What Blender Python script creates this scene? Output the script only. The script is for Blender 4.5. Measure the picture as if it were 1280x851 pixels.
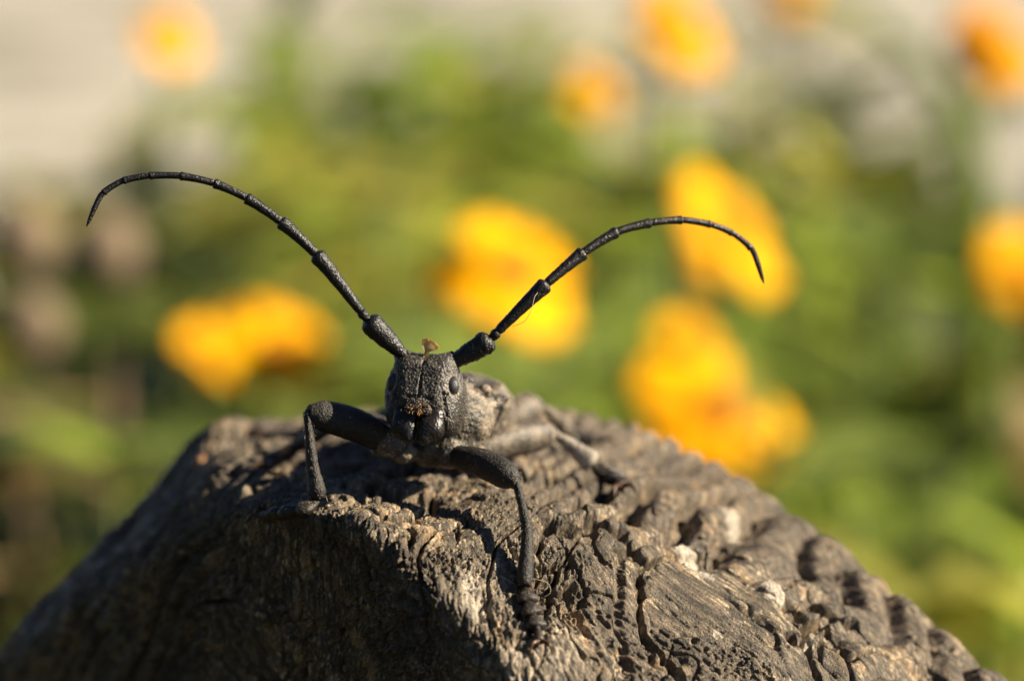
import bpy, math, random
import numpy as np
from mathutils import Vector

random.seed(7)
rng = np.random.default_rng(7)
for o in list(bpy.data.objects):
    bpy.data.objects.remove(o)
scene = bpy.context.scene
C = scene.collection

# ---------------------------------------------------------------- camera, sky, sun
# lengths of the macro subject are in millimetres; Z0 is the height of the focus point above the ground
Z0 = 450.0
D = 220.0                      # lens to focus plane, mm
S = 0.06                       # mm per photograph pixel in the focus plane
PITCH = math.radians(10.0)
CP, SP = math.cos(PITCH), math.sin(PITCH)

cam_d = bpy.data.cameras.new('camera')
cam = bpy.data.objects.new('camera', cam_d)
C.objects.link(cam)
cam.location = (0, -D * CP * 0.001, (Z0 + D * SP) * 0.001)
cam.rotation_euler = (math.pi / 2 - PITCH, 0, 0)
cam_d.sensor_width = 36.0
cam_d.lens = 36.0 * D / (1280 * S)
cam_d.clip_start = 0.005
cam_d.clip_end = 1000.0
cam_d.dof.use_dof = True
cam_d.dof.focus_distance = D * 0.001
cam_d.dof.aperture_fstop = cam_d.lens / 5.6     # 5.6 mm wide opening
cam_d.dof.aperture_blades = 0
scene.camera = cam

SUN_EL = math.radians(32.0)
SUN_TOWARD = math.radians(5.0)   # from the right, turned towards the camera
sun_dir = Vector((math.cos(SUN_EL) * math.cos(SUN_TOWARD), -math.cos(SUN_EL) * math.sin(SUN_TOWARD), math.sin(SUN_EL)))
world = bpy.data.worlds.new('World')
scene.world = world
world.use_nodes = True
wn = world.node_tree
sky = wn.nodes.new('ShaderNodeTexSky')
sky.sky_type = 'NISHITA'
sky.sun_disc = False
sky.sun_elevation = SUN_EL
sky.altitude = 3000.0
sky.air_density = 0.7
sky.dust_density = 0.6
sky.sun_rotation = math.atan2(sun_dir.x, sun_dir.y)
wn.links.new(sky.outputs[0], wn.nodes['Background'].inputs[0])
wn.nodes['Background'].inputs[1].default_value = 0.05
sun_d = bpy.data.lights.new('sun', 'SUN')
sun_d.energy = 5.0
sun_d.angle = math.radians(0.53)
sun_d.color = (1.0, 0.87, 0.66)
sun_o = bpy.data.objects.new('sun', sun_d)
C.objects.link(sun_o)
sun_o.location = (2, -1, 3)
sun_o.rotation_euler = sun_dir.to_track_quat('Z', 'Y').to_euler()
scene.view_settings.view_transform = 'Standard'
scene.view_settings.look = 'None'
scene.view_settings.gamma = 1.0
scene.view_settings.use_curve_mapping = False
scene.view_settings.exposure = 1.38
scene.render.engine = 'CYCLES'
scene.cycles.use_denoising = True
scene.cycles.max_bounces = 8


# ---------------------------------------------------------------- frames
def uvw(u, v, w):
    """millimetres right, up and away in the camera's directions -> world millimetres about the focus point"""
    u, v, w = np.broadcast_arrays(np.asarray(u, float), np.asarray(v, float), np.asarray(w, float))
    return np.stack([u, v * SP + w * CP, v * CP - w * SP], -1)


def P(px, py, w=0.0):
    k = (D + w) / D
    return uvw((px - 640) * S * k, (425.5 - py) * S * k, w)


# ---------------------------------------------------------------- noise in numpy
def _hash(ix, iy, iz, seed):
    h = (ix.astype(np.uint32) * np.uint32(73856093)) ^ (iy.astype(np.uint32) * np.uint32(19349663)) ^ \
        (iz.astype(np.uint32) * np.uint32(83492791)) ^ np.uint32((seed * 2654435761) & 0xFFFFFFFF)
    h ^= h >> np.uint32(15); h *= np.uint32(0x2c1b3c6d)
    h ^= h >> np.uint32(12); h *= np.uint32(0x297a2d39)
    h ^= h >> np.uint32(15)
    return h


def vnoise(p, seed=0):
    """smooth gradient noise, about -1..1"""
    p = np.asarray(p, np.float32)
    i = np.floor(p).astype(np.int64)
    f = p - i
    u = f * f * f * (f * (f * 6 - 15) + 10)
    out = 0
    for dx in (0, 1):
        wx = u[:, 0] if dx else 1 - u[:, 0]
        for dy in (0, 1):
            wy = u[:, 1] if dy else 1 - u[:, 1]
            for dz in (0, 1):
                wz = u[:, 2] if dz else 1 - u[:, 2]
                h = _hash(i[:, 0] + dx, i[:, 1] + dy, i[:, 2] + dz, seed)
                gx = (h & np.uint32(1023)).astype(np.float32) / 511.5 - 1
                gy = ((h >> np.uint32(10)) & np.uint32(1023)).astype(np.float32) / 511.5 - 1
                gz = ((h >> np.uint32(20)) & np.uint32(1023)).astype(np.float32) / 511.5 - 1
                out = out + wx * wy * wz * (gx * (f[:, 0] - dx) + gy * (f[:, 1] - dy) + gz * (f[:, 2] - dz))
    return out * 1.5


def fbm(p, octv=3, seed=0, gain=0.5):
    a, s, t = 1.0, 1.0, 0
    for k in range(octv):
        t = t + a * vnoise(p * s, seed + 17 * k)
        a *= gain; s *= 2.03
    return t


def worley(p, seed=0, ids=False):
    """distances to nearest and second nearest cell points"""
    p = np.asarray(p, np.float32)
    i = np.floor(p).astype(np.int64)
    f1 = np.full(len(p), 9., np.float32); f2 = f1.copy(); cid = np.zeros(len(p), np.float32)
    for dx in (-1, 0, 1):
        for dy in (-1, 0, 1):
            for dz in (-1, 0, 1):
                a, b, c = i[:, 0] + dx, i[:, 1] + dy, i[:, 2] + dz
                h = _hash(a, b, c, seed)
                q0 = a + (h & np.uint32(1023)).astype(np.float32) / 1023 - p[:, 0]
                q1 = b + ((h >> np.uint32(10)) & np.uint32(1023)).astype(np.float32) / 1023 - p[:, 1]
                q2 = c + ((h >> np.uint32(20)) & np.uint32(1023)).astype(np.float32) / 1023 - p[:, 2]
                d = np.sqrt(q0 * q0 + q1 * q1 + q2 * q2)
                f2 = np.minimum(f2, np.maximum(f1, d))
                cid = np.where(d < f1, ((h >> np.uint32(4)) & np.uint32(255)).astype(np.float32) / 255, cid)
                f1 = np.minimum(f1, d)
    return (f1, f2, cid) if ids else (f1, f2)


def sstep(a, b, x):
    t = np.clip((x - a) / (b - a), 0, 1)
    return t * t * (3 - 2 * t)


# ---------------------------------------------------------------- mesh helpers
def mesh_from(name, verts, faces, k, cols=None, scale=0.001, off=(0, 0, Z0)):
    """verts in mm about the focus point; faces an (n,k) array"""
    v = ((np.asarray(verts, np.float64) + np.asarray(off)) * scale).astype(np.float32)
    f = np.asarray(faces, np.int32)
    me = bpy.data.meshes.new(name)
    me.vertices.add(len(v)); me.vertices.foreach_set('co', v.ravel())
    me.loops.add(f.size); me.loops.foreach_set('vertex_index', f.ravel())
    me.polygons.add(len(f))
    me.polygons.foreach_set('loop_start', np.arange(0, f.size, k, dtype=np.int32))
    me.update(calc_edges=True)
    me.validate()
    if cols is not None:
        at = me.color_attributes.new('pigment', 'FLOAT_COLOR', 'POINT')
        c = np.ones((len(v), 4), np.float32); c[:, :3] = cols
        at.data.foreach_set('color', c.ravel())
    return me


def link(name, me, mat=None, parent=None, kind=None, label=None, category=None, group=None):
    o = bpy.data.objects.new(name, me)
    C.objects.link(o)
    if mat is not None and me is not None:
        me.materials.append(mat)
    if parent is not None:
        o.parent = parent
    for k, val in (('kind', kind), ('label', label), ('category', category), ('group', group)):
        if val:
            o[k] = val
    return o


def grid_faces(nu, nv, wrap_u=False):
    a = np.arange(nv - 1)[:, None]; b = np.arange(nu if wrap_u else nu - 1)[None, :]
    b2 = (b + 1) % nu
    return np.stack(np.broadcast_arrays(a * nu + b, a * nu + b2, (a + 1) * nu + b2, (a + 1) * nu + b), -1).reshape(-1, 4)


def vnormals(v, f):
    a, b, c = v[f[:, 0]], v[f[:, 1]], v[f[:, 2]]
    n = np.cross(b - a, c - a)
    if f.shape[1] == 4:
        n = n + np.cross(c - a, v[f[:, 3]] - a)
    out = np.zeros_like(v)
    for k in range(f.shape[1]):
        for ax in range(3):
            out[:, ax] += np.bincount(f[:, k], n[:, ax], len(v))
    return out / np.maximum(np.linalg.norm(out, axis=1, keepdims=True), 1e-12)


def catmull(pts, n):
    pts = np.asarray(pts, float)
    if len(pts) == 2:
        t = np.linspace(0, 1, n)[:, None]
        return pts[0] * (1 - t) + pts[1] * t
    q = np.vstack([2 * pts[0] - pts[1], pts, 2 * pts[-1] - pts[-2]])
    seg = np.concatenate([[0], np.cumsum(np.linalg.norm(np.diff(pts, axis=0), axis=1))])
    s = np.linspace(0, seg[-1], n)
    i = np.clip(np.searchsorted(seg, s, 'right') - 1, 0, len(pts) - 2)
    t = ((s - seg[i]) / (seg[i + 1] - seg[i]))[:, None]
    p0, p1, p2, p3 = q[i], q[i + 1], q[i + 2], q[i + 3]
    return 0.5 * (2 * p1 + (p2 - p0) * t + (2 * p0 - 5 * p1 + 4 * p2 - p3) * t ** 2 + (3 * p1 - p0 - 3 * p2 + p3) * t ** 3)


def tube(path, ra, rb=None, ns=20, up=(0, 0, 1), rough=0.0, rscale=0.14, seed=0):
    """closed swept tube; ra/rb radii along the side and along up; returns verts, tri/quad faces as quads"""
    path = np.asarray(path, float); n = len(path)
    ra = np.broadcast_to(ra, (n,)).astype(float); rb = ra if rb is None else np.broadcast_to(rb, (n,)).astype(float)
    tg = np.gradient(path, axis=0); tg /= np.maximum(np.linalg.norm(tg, axis=1, keepdims=True), 1e-9)
    u = np.cross(tg[0], np.asarray(up, float))
    if np.linalg.norm(u) < 1e-3:
        u = np.cross(tg[0], (0.3, 1, 0.1))
    us = []
    for i in range(n):
        u = u - tg[i] * np.dot(u, tg[i]); u = u / np.linalg.norm(u); us.append(u)
    us = np.array(us); ws = np.cross(us, tg)
    a = np.linspace(0, 2 * math.pi, ns, endpoint=False)
    ring = path[:, None] + us[:, None] * (np.cos(a)[None, :, None] * ra[:, None, None]) + ws[:, None] * (np.sin(a)[None, :, None] * rb[:, None, None])
    v = ring.reshape(-1, 3)
    f = grid_faces(ns, n, True)
    # collapse caps to a point ring
    c0, c1 = len(v), len(v) + 1
    v = np.vstack([v, path[0], path[-1]])
    j = np.arange(ns); j2 = (j + 1) % ns
    cap0 = np.stack([np.full(ns, c0), j2, j, np.full(ns, c0)], -1)
    b = (n - 1) * ns
    cap1 = np.stack([np.full(ns, c1), b + j, b + j2, np.full(ns, c1)], -1)
    tri = np.vstack([f[:, [0, 1, 2]], f[:, [0, 2, 3]], cap0[:, :3], cap1[:, :3]])
    if rough > 0:
        nn = vnormals(v, tri)
        if np.mean(np.sum(nn[:n * ns] * (v[:n * ns] - np.repeat(path, ns, 0)), 1)) < 0:
            nn = -nn
        v = v + nn * (rough * (fbm(v / rscale, 2, seed)[:, None]))
    return v, tri


def merge(parts):
    vs, fs, o = [], [], 0
    for v, f in parts:
        vs.append(v); fs.append(f + o); o += len(v)
    return np.vstack(vs), np.vstack(fs)


def surface_nets(F, xs, ys, zs):
    s = F < 0
    nx, ny, nz = F.shape
    cnt = np.zeros((nx - 1, ny - 1, nz - 1), np.int8)
    for dx in (0, 1):
        for dy in (0, 1):
            for dz in (0, 1):
                cnt += s[dx:nx - 1 + dx, dy:ny - 1 + dy, dz:nz - 1 + dz]
    act = (cnt > 0) & (cnt < 8)
    idx = np.full(act.shape, -1, np.int64)
    I = np.argwhere(act); idx[act] = np.arange(len(I))
    acc = np.zeros((len(I), 3)); num = np.zeros(len(I))
    cs = [(a, b, c) for a in (0, 1) for b in (0, 1) for c in (0, 1)]
    for a in cs:
        for ax in range(3):
            if a[ax]:
                continue
            b = list(a); b[ax] = 1
            fa = F[I[:, 0] + a[0], I[:, 1] + a[1], I[:, 2] + a[2]]
            fb = F[I[:, 0] + b[0], I[:, 1] + b[1], I[:, 2] + b[2]]
            m = (fa < 0) != (fb < 0)
            t = np.where(m, fa / np.where(m, fa - fb, 1), 0)
            pnt = np.tile(np.array(a, float), (len(I), 1)); pnt[:, ax] = t
            acc += np.where(m[:, None], pnt, 0); num += m
    pos = I + acc / num[:, None]
    v = np.stack([np.interp(pos[:, 0], np.arange(nx), xs), np.interp(pos[:, 1], np.arange(ny), ys), np.interp(pos[:, 2], np.arange(nz), zs)], -1)
    faces = []
    for ax in range(3):
        sl0 = [slice(1, -1)] * 3; sl1 = [slice(1, -1)] * 3
        sl0[ax] = slice(0, -1); sl1[ax] = slice(1, None)
        A, B = s[tuple(sl0)], s[tuple(sl1)]
        E = np.argwhere(A != B)
        if not len(E):
            continue
        ins = A[A != B]
        off = np.ones(3, int); off[ax] = 0
        E = E + off
        o1, o2 = (ax + 1) % 3, (ax + 2) % 3
        q = []
        for da, db in ((-1, -1), (0, -1), (0, 0), (-1, 0)):
            e = E.copy(); e[:, o1] += da; e[:, o2] += db
            q.append(idx[e[:, 0], e[:, 1], e[:, 2]])
        q = np.stack(q, -1)
        q[~ins] = q[~ins][:, ::-1]
        faces.append(q)
    return v, np.vstack(faces)


# ---------------------------------------------------------------- materials
class NT:
    def __init__(self, name):
        self.m = bpy.data.materials.new(name); self.m.use_nodes = True
        self.t = self.m.node_tree; self.b = self.t.nodes['Principled BSDF']; self.out = self.t.nodes['Material Output']

    def n(self, typ, ins=None, **kw):
        x = self.t.nodes.new(typ)
        for k, v in kw.items():
            setattr(x, k, v)
        for k, v in (ins or {}).items():
            if hasattr(v, 'node') or isinstance(v, bpy.types.NodeSocket):
                self.t.links.new(v, x.inputs[k])
            else:
                x.inputs[k].default_value = v
        return x

    def set(self, k, v):
        if isinstance(v, bpy.types.NodeSocket):
            self.t.links.new(v, self.b.inputs[k])
        else:
            self.b.inputs[k].default_value = v

    def ramp(self, fac, stops):
        r = self.n('ShaderNodeValToRGB', {'Fac': fac})
        e = r.color_ramp.elements
        while len(e) < len(stops):
            e.new(0.5)
        for q, (p, c) in zip(e, stops):
            q.position = p; q.color = (*c, 1) if len(c) == 3 else c
        return r.outputs[0]

    def mix(self, fac, a, b):
        x = self.n('ShaderNodeMix', data_type='RGBA')
        for k, v in ((0, fac), (6, a), (7, b)):
            if isinstance(v, bpy.types.NodeSocket):
                self.t.links.new(v, x.inputs[k])
            else:
                x.inputs[k].default_value = v if k == 0 else (*v, 1)
        return x.outputs[2]


def cuticle(name, base, fuzz, amount, rough=0.42, gran=9000, bump=0.03, pigment=False):
    """black granular insect shell with tiny flecks of pale hair"""
    t = NT(name)
    tc = t.n('ShaderNodeTexCoord').outputs['Object']
    n1 = t.n('ShaderNodeTexNoise', {'Vector': tc, 'Scale': gran, 'Detail': 3.0}).outputs['Fac']
    n2 = t.n('ShaderNodeTexNoise', {'Vector': tc, 'Scale': 900.0, 'Detail': 3.0}).outputs['Fac']
    vo = t.n('ShaderNodeTexVoronoi', {'Vector': tc, 'Scale': gran * 0.8}).outputs['Distance']
    n3 = t.n('ShaderNodeMath', {0: n2, 1: 0.45, 2: 0.275}, operation='MULTIPLY_ADD').outputs[0]
    sm = t.n('ShaderNodeMath', {0: n1, 1: n3}, operation='ADD').outputs[0]
    fac = t.n('ShaderNodeMapRange', {'Value': sm, 'From Min': 1.10 - amount, 'From Max': 1.22 - amount}).outputs[0]
    b = base
    if pigment:
        at = t.n('ShaderNodeAttribute', attribute_name='pigment')
        b = at.outputs['Color']
        fz = t.mix(0.65, at.outputs['Color'], fuzz)
        col = t.mix(fac, b, fz)
    else:
        col = t.mix(fac, b, fuzz)
    t.set('Base Color', col)
    t.set('Roughness', t.n('ShaderNodeMapRange', {'Value': fac, 'To Min': rough, 'To Max': 0.8}).outputs[0])
    t.set('Specular IOR Level', 0.45)
    bp = t.n('ShaderNodeBump', {'Strength': 0.9, 'Distance': bump * 0.001, 'Height': t.n('ShaderNodeMath', {0: n1, 1: vo}, operation='SUBTRACT').outputs[0]})
    t.set('Normal', bp.outputs[0])
    return t.m


def plain(name, col, rough=0.5, spec=0.3, noise=None, noise_scale=500, bump=0, transl=None):
    t = NT(name)
    c = (*col, 1)
    if noise:
        tc = t.n('ShaderNodeTexCoord').outputs['Object']
        nz = t.n('ShaderNodeTexNoise', {'Vector': tc, 'Scale': noise_scale, 'Detail': 4.0}).outputs['Fac']
        f = t.n('ShaderNodeMapRange', {'Value': nz, 'From Min': 0.35, 'From Max': 0.65}).outputs[0]
        c = t.mix(f, col, noise)
        if bump:
            t.set('Normal', t.n('ShaderNodeBump', {'Strength': 0.8, 'Distance': bump, 'Height': nz}).outputs[0])
    t.set('Base Color', c); t.set('Roughness', rough); t.set('Specular IOR Level', spec)
    if transl:
        tr = t.n('ShaderNodeBsdfTranslucent')
        tr.inputs[0].default_value = (*transl[1], 1)
        mx = t.n('ShaderNodeMixShader', {0: transl[0]})
        t.t.links.new(t.b.outputs[0], mx.inputs[1]); t.t.links.new(tr.outputs[0], mx.inputs[2])
        t.t.links.new(mx.outputs[0], t.out.inputs[0])
    return t.m


# ================================================================= GROUND
def gravel_mat():
    t = NT('pale_gravel')
    tc = t.n('ShaderNodeTexCoord').outputs['Object']
    n = t.n('ShaderNodeTexNoise', {'Vector': tc, 'Scale': 2.2, 'Detail': 5.0, 'Roughness': 0.6}).outputs['Fac']
    v = t.n('ShaderNodeTexVoronoi', {'Vector': tc, 'Scale': 45.0})
    c = t.ramp(n, [(0.36, (0.14, 0.125, 0.085)), (0.48, (0.30, 0.27, 0.215)), (0.62, (0.46, 0.43, 0.36))])
    t.set('Base Color', c); t.set('Roughness', 0.9)
    t.set('Normal', t.n('ShaderNodeBump', {'Strength': 0.7, 'Distance': 0.01, 'Height': v.outputs['Distance']}).outputs[0])
    return t.m


def soil_mat():
    t = NT('garden_soil')
    tc = t.n('ShaderNodeTexCoord').outputs['Object']
    n = t.n('ShaderNodeTexNoise', {'Vector': tc, 'Scale': 4.0, 'Detail': 6.0}).outputs['Fac']
    n2 = t.n('ShaderNodeTexNoise', {'Vector': tc, 'Scale': 60.0, 'Detail': 4.0}).outputs['Fac']
    c = t.ramp(n, [(0.35, (0.025, 0.018, 0.011)), (0.5, (0.07, 0.05, 0.032)), (0.65, (0.15, 0.11, 0.07))])
    t.set('Base Color', c); t.set('Roughness', 0.95)
    t.set('Normal', t.n('ShaderNodeBump', {'Strength': 0.8, 'Distance': 0.02, 'Height': n2}).outputs[0])
    return t.m


def sheet(name, x0, x1, y0, y1, z, mat, nx=40, ny=40, amp=0.0, seed=0):
    xs = np.linspace(x0, x1, nx); ys = np.linspace(y0, y1, ny)
    X, Y = np.meshgrid(xs, ys)
    v = np.stack([X, Y, np.full_like(X, z)], -1).reshape(-1, 3)
    if amp:
        v[:, 2] += amp * fbm(v * 1.5, 3, seed)
    return link(name, mesh_from(name, v, grid_faces(nx, ny), 4, scale=1, off=(0, 0, 0)), mat, kind='structure')


sheet('ground', -300, 300, -300, 300, -0.03, soil_mat(), 60, 60)
sheet('garden_bed', -6, 6, -1.5, 3.2, 0.0, soil_mat(), 140, 100, 0.012, 3)
sheet('gravel_path', -30, 30, 3.0, 14.0, 0.006, gravel_mat(), 40, 30, 0.002, 5)

# ================================================================= STUMP
CEN = np.array([2.0, 24.0, -34.0])


def plane3(a, b, c):
    n = np.cross(b - a, c - a); n /= np.linalg.norm(n)
    d = np.dot(n, a - CEN)
    if d < 0:
        n, d = -n, -d
    return n, d


B_ = P(455, 650, -3.5); E_ = P(660, 858, -10.0)


def back_plane(a, b, drop=(0.0, 4.0, -8.0)):
    return plane3(a, b, a + np.array(drop))


planes = [
    plane3(P(300, 602, 10), P(700, 640, 0.5), P(650, 506, 50)),            # top
    plane3(P(265, 662, 10), B_, E_),                                      # front, turned left (shaded)
    plane3(B_, E_, P(800, 648, 5)),                                        # front, turned right (lit)
    plane3(P(322, 592, 10), P(122, 856, 0), P(95, 688, 45)),               # left flank
    plane3(P(770, 506, 40), P(975, 630, 26), P(830, 695, 2)),              # right shoulder
    plane3(P(985, 632, 25), P(1235, 828, 14), P(1010, 858, -4)),           # right slope
    plane3(P(960, 710, 1), P(880, 856, -5.5), P(1100, 858, -0.5)),         # front right
    back_plane(P(765, 496, 44), P(985, 618, 29)),
    back_plane(P(965, 600, 30), P(1260, 838, 13)),
    back_plane(P(425, 497, 48), P(215, 590, 45)),
    back_plane(P(250, 566, 46), P(-30, 762, 42)),
]
for az, dist in ((0, 46), (40, 47), (75, 44), (105, 44), (140, 50), (180, 62), (215, 58), (250, 48), (290, 46), (325, 46)):
    a = math.radians(az)
    planes.append((np.array([math.cos(a), math.sin(a), 0.06]) / math.hypot(1, .06), float(dist)))
planes.append((np.array([0.1, 0.86, 0.5]) / np.linalg.norm([0.1, 0.86, 0.5]), 32.5))


def cum(segs):
    out = [np.array([segs[0][0]])]
    for a, b, n in segs:
        out.append(np.linspace(a, b, n + 1)[1:])
    return np.radians(np.concatenate(out))


th = cum([(172, 190, 60), (190, 350, 1300), (350, 375, 110), (375, 532, 230)])[:-1]
el = cum([(89.7, 60, 90), (60, 42, 110), (42, 2, 400), (2, -15, 50), (-15, -50, 30)])
TH, EL = np.meshgrid(th, el)
dirs = np.stack([np.cos(EL) * np.cos(TH), np.cos(EL) * np.sin(TH), np.sin(EL)], -1).reshape(-1, 3)
g = 0
for n, d in planes:
    g = g + np.maximum(dirs @ n / d, 0) ** 34
r = g ** (-1 / 34)
sv = CEN + dirs * r[:, None]
NT_, NE_ = len(th), len(el)
sf = grid_faces(NT_, NE_, True)


def stump_fields(p):
    x, y, z = p[:, 0], p[:, 1], p[:, 2]
    zr = z + 13
    right = sstep(-2, 22, x); left = sstep(-16, -28, x)
    # coordinates following the grain: it leans right on the right shoulder and left on the left flank
    front = sstep(-14, -7, x)
    gx = x + 1.25 * zr * right - 0.75 * zr * left
    gy = y - (0.75 + 0.1 * right) * zr * front
    return x, y, z, gx, gy, right, left


def stump_height(p, nrm):
    x, y, z, gx, gy, right, left = stump_fields(p)
    top = sstep(0.72, 0.93, nrm[:, 2])
    h = 1.1 * vnoise(p / 13, 1) + 0.45 * vnoise(p / 6, 2)
    # growth layers: sheets that stand almost upright and run back to the right
    zr = z + 13
    lx = x + 0.62 * zr * right - 0.75 * zr * left
    ly = y - 0.5 * zr * sstep(-14, -7, x)
    q = np.stack([lx, ly, z], -1)
    warp = 2.0 * vnoise(q / np.array([10, 10, 22]), 3) + 0.5 * vnoise(q / np.array([3, 3, 9]), 4) + 0.12 * vnoise(q / np.array([.7, .7, 2]), 7)
    zone = sstep(-3, 6, x) * sstep(1, 9, y)          # top, right of the beetle: fine parallel ridges
    face = right * (1 - zone)                        # right front: long cracks between flat panels
    for lam, wd, dp, mask, sd in ((7.2, 0.045, 2.6, face * (0.8 + 0.3 * vnoise(q / 9, 28)), 9),
                                  (4.1, 0.045, 1.6, sstep(-0.25, 0.3, vnoise(q / np.array([8, 8, 13]), 6)) * (0.8 - 0.35 * right) * (1 - 0.6 * zone), 5),
                                  (2.2, 0.40, 2.0, zone * (1 - 0.3 * sstep(14, 24, x)) * (0.9 + 0.35 * vnoise(q / 7, 24)) + 0.3 * sstep(20, 27, x) * (1 - zone) + 0.25 * left, 6)):
        s = (lx * 0.93 - ly * 0.37 + warp) / lam
        c = np.floor(s).astype(np.int64)
        hv = _hash(c + 50, c * 0, c * 0, sd).astype(np.float32) / 4294967295.0
        edge = np.minimum(s - c, 1 - s + c)
        h = h - (1 - sstep(0.0, wd, edge)) * dp * mask * (0.5 + 0.8 * hv)
        h = h + 0.16 * lam * (hv - 0.5) * sstep(0.0, 0.12, edge) * np.clip(mask, 0.2, 1) * (1 - 0.45 * right)
        h = h - (0.04 if lam > 3 else 0.12) * lam * (1 - sstep(0, .3, edge)) * mask
    # cross checks: flat blocky pieces on the top and over the rim
    wv = np.stack([vnoise(p / 1.6, 8), vnoise(p / 1.6, 9), vnoise(p / 1.6, 10)], -1)
    bq = np.stack([gx / 3.4, gy / 3.0, z / 7.0], -1) + 0.22 * wv
    f1, f2, ci = worley(bq, 11, True)
    e2 = f2 - f1
    ck = 1 - sstep(0.0, 0.10, e2)
    amt = sstep(-0.5, 0.2, vnoise(p / 8, 12)) * (0.2 + 1.0 * top) * (1 - 0.75 * sstep(-3, 8, x) * sstep(1, 9, y))
    h = h - ck * amt * 1.5 + (ci - 0.5) * 0.9 * amt * sstep(0.02, 0.16, e2) - 0.3 * amt * (1 - sstep(0.0, 0.35, e2))
    # finer checks
    bq = np.stack([gx / 1.3, gy / 1.2, z / 4.2], -1) + 0.35 * np.stack([vnoise(p / .7, 13), vnoise(p / .7, 14), vnoise(p / .7, 15)], -1)
    f1, f2, ci = worley(bq, 16, True)
    m2 = sstep(-0.1, 0.5, vnoise(p / 5, 17)) * (1 - 0.55 * top) * (1 - 0.7 * zone) * (1 - 0.65 * right)
    h = h - (1 - sstep(0.0, 0.09, f2 - f1)) * 0.5 * m2 + (ci - 0.5) * 0.3 * m2
    # fibres along the grain: sharp little ridges, splinters and pits
    rag = sstep(-0.3, 0.5, vnoise(p / 4, 20))
    wob = 0.12 * vnoise(p / 0.6, 22)
    n1 = np.abs(vnoise(np.stack([gx / 0.42 + wob, gy / 0.42 + wob, z / 2.6], -1), 18))
    n2 = np.abs(vnoise(np.stack([gx / 0.21 + wob, gy / 0.21, z / 1.3], -1), 19))
    fis = np.clip(1 - n1 * 6, 0, 1) + 0.7 * np.clip(1 - n2 * 5, 0, 1)
    fb3 = vnoise(np.stack([gx / 0.8, gy / 0.8, z / 4.5], -1), 21)
    fb4 = vnoise(np.stack([gx / 0.3, gy / 0.3, z / 1.9], -1), 25)
    fb5 = vnoise(np.stack([gx / 0.16, gy / 0.16, z / 0.8], -1), 26)
    pit = sstep(0.3, 0.65, vnoise(np.stack([gx / 0.26, gy / 0.26, z / 1.9], -1), 23))
    side = (1 - 0.6 * top) * (1 - 0.3 * zone)
    crease = np.clip(1 - np.abs(vnoise(np.stack([gx / 0.55, gy / 0.5, z / 0.9], -1) + wob[:, None], 27)) * 5, 0, 1)
    h = h - 0.13 * crease * (0.3 + 0.7 * rag) * (1 - 0.8 * right)
    h = h + ((0.18 * fb4 + 0.15 * fb5 - 0.19 * fis) * (0.5 + 0.8 * rag) + 0.26 * fb3 - 0.15 * pit * (1 - 0.8 * right)) * side
    return h


def stump_colour(p):
    x, y, z, gx, gy, right, left = stump_fields(p)
    q = np.stack([gx / 0.5, gy / 0.5, z / 2.6], -1)
    a = sstep(-0.45, 0.45, fbm(q, 2, 31))
    b = sstep(-0.35, 0.45, fbm(p / 5.0, 3, 32))
    c = sstep(0.05, 0.5, fbm(np.stack([gx / 1.3, gy / 1.3, z / 3.0], -1), 2, 33))
    sp = sstep(0.15, 0.5, vnoise(np.stack([gx / 0.2, gy / 0.2, z / 1.0], -1), 34))
    grey = np.array([0.100, 0.079, 0.057]); dark = np.array([0.034, 0.026, 0.018]); tan = np.array([0.24, 0.17, 0.098]); pale = np.array([0.50, 0.42, 0.30])
    col = dark + (grey - dark) * a[:, None]
    col = col + (tan - col) * (0.75 * b * c)[:, None]
    col = col + (pale - col) * (0.7 * sp * (0.25 + 0.75 * b))[:, None]
    return col * np.array([1.04, 0.97, 0.86])


nrm0 = vnormals(sv, sf)
if np.mean(np.sum(nrm0 * dirs, 1)) < 0:
    nrm0 = -nrm0; sf = sf[:, ::-1]
hh = stump_height(sv, nrm0)
fade = sstep(-50, -20, np.degrees(EL).ravel())
sv = sv + nrm0 * hh[:, None]
scol = stump_colour(sv)


def hit(px, py):
    """where the line of sight of a photograph pixel meets the stump (mm)"""
    o = uvw(0, 0, -D); d = P(px, py, 0) - o; d /= np.linalg.norm(d)
    rel = sv - o; t = rel @ d
    dist = np.linalg.norm(rel - t[:, None] * d, axis=1)
    near = np.where(dist < max(0.12, dist.min() * 1.5))[0]
    return sv[near[np.argmin(t[near])]].copy()


def top_z(x, y, r=0.5):
    m = (np.abs(sv[:, 0] - x) < r) & (np.abs(sv[:, 1] - y) < r)
    return float(np.max(sv[m, 2]))


# pale bare patches, worn into the wood at fixed spots
for (px, py, rx) in ((862, 688, 1.5), (880, 715, 1.1), (967, 735, 1.4), (1006, 803, 1.0), (918, 660, 1.3), (897, 790, .45), (596, 755, 1.3), (590, 728, .9), (620, 700, 0.7)):
    c = hit(px, py)
    d = np.linalg.norm((sv - c) * np.array([1.25, 1, 0.62]), axis=1) / rx
    m = d < 2.5
    k = sstep(1.15, 0.55, d[m] + 0.75 * fbm(np.stack([sv[m, 0] / .35, sv[m, 1] / .35, sv[m, 2] / 0.9], -1), 2, 41))
    scol[m] += (np.array([0.52, 0.46, 0.37]) - scol[m]) * ((0.62 if px > 800 else 0.42) * k)[:, None]

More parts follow.
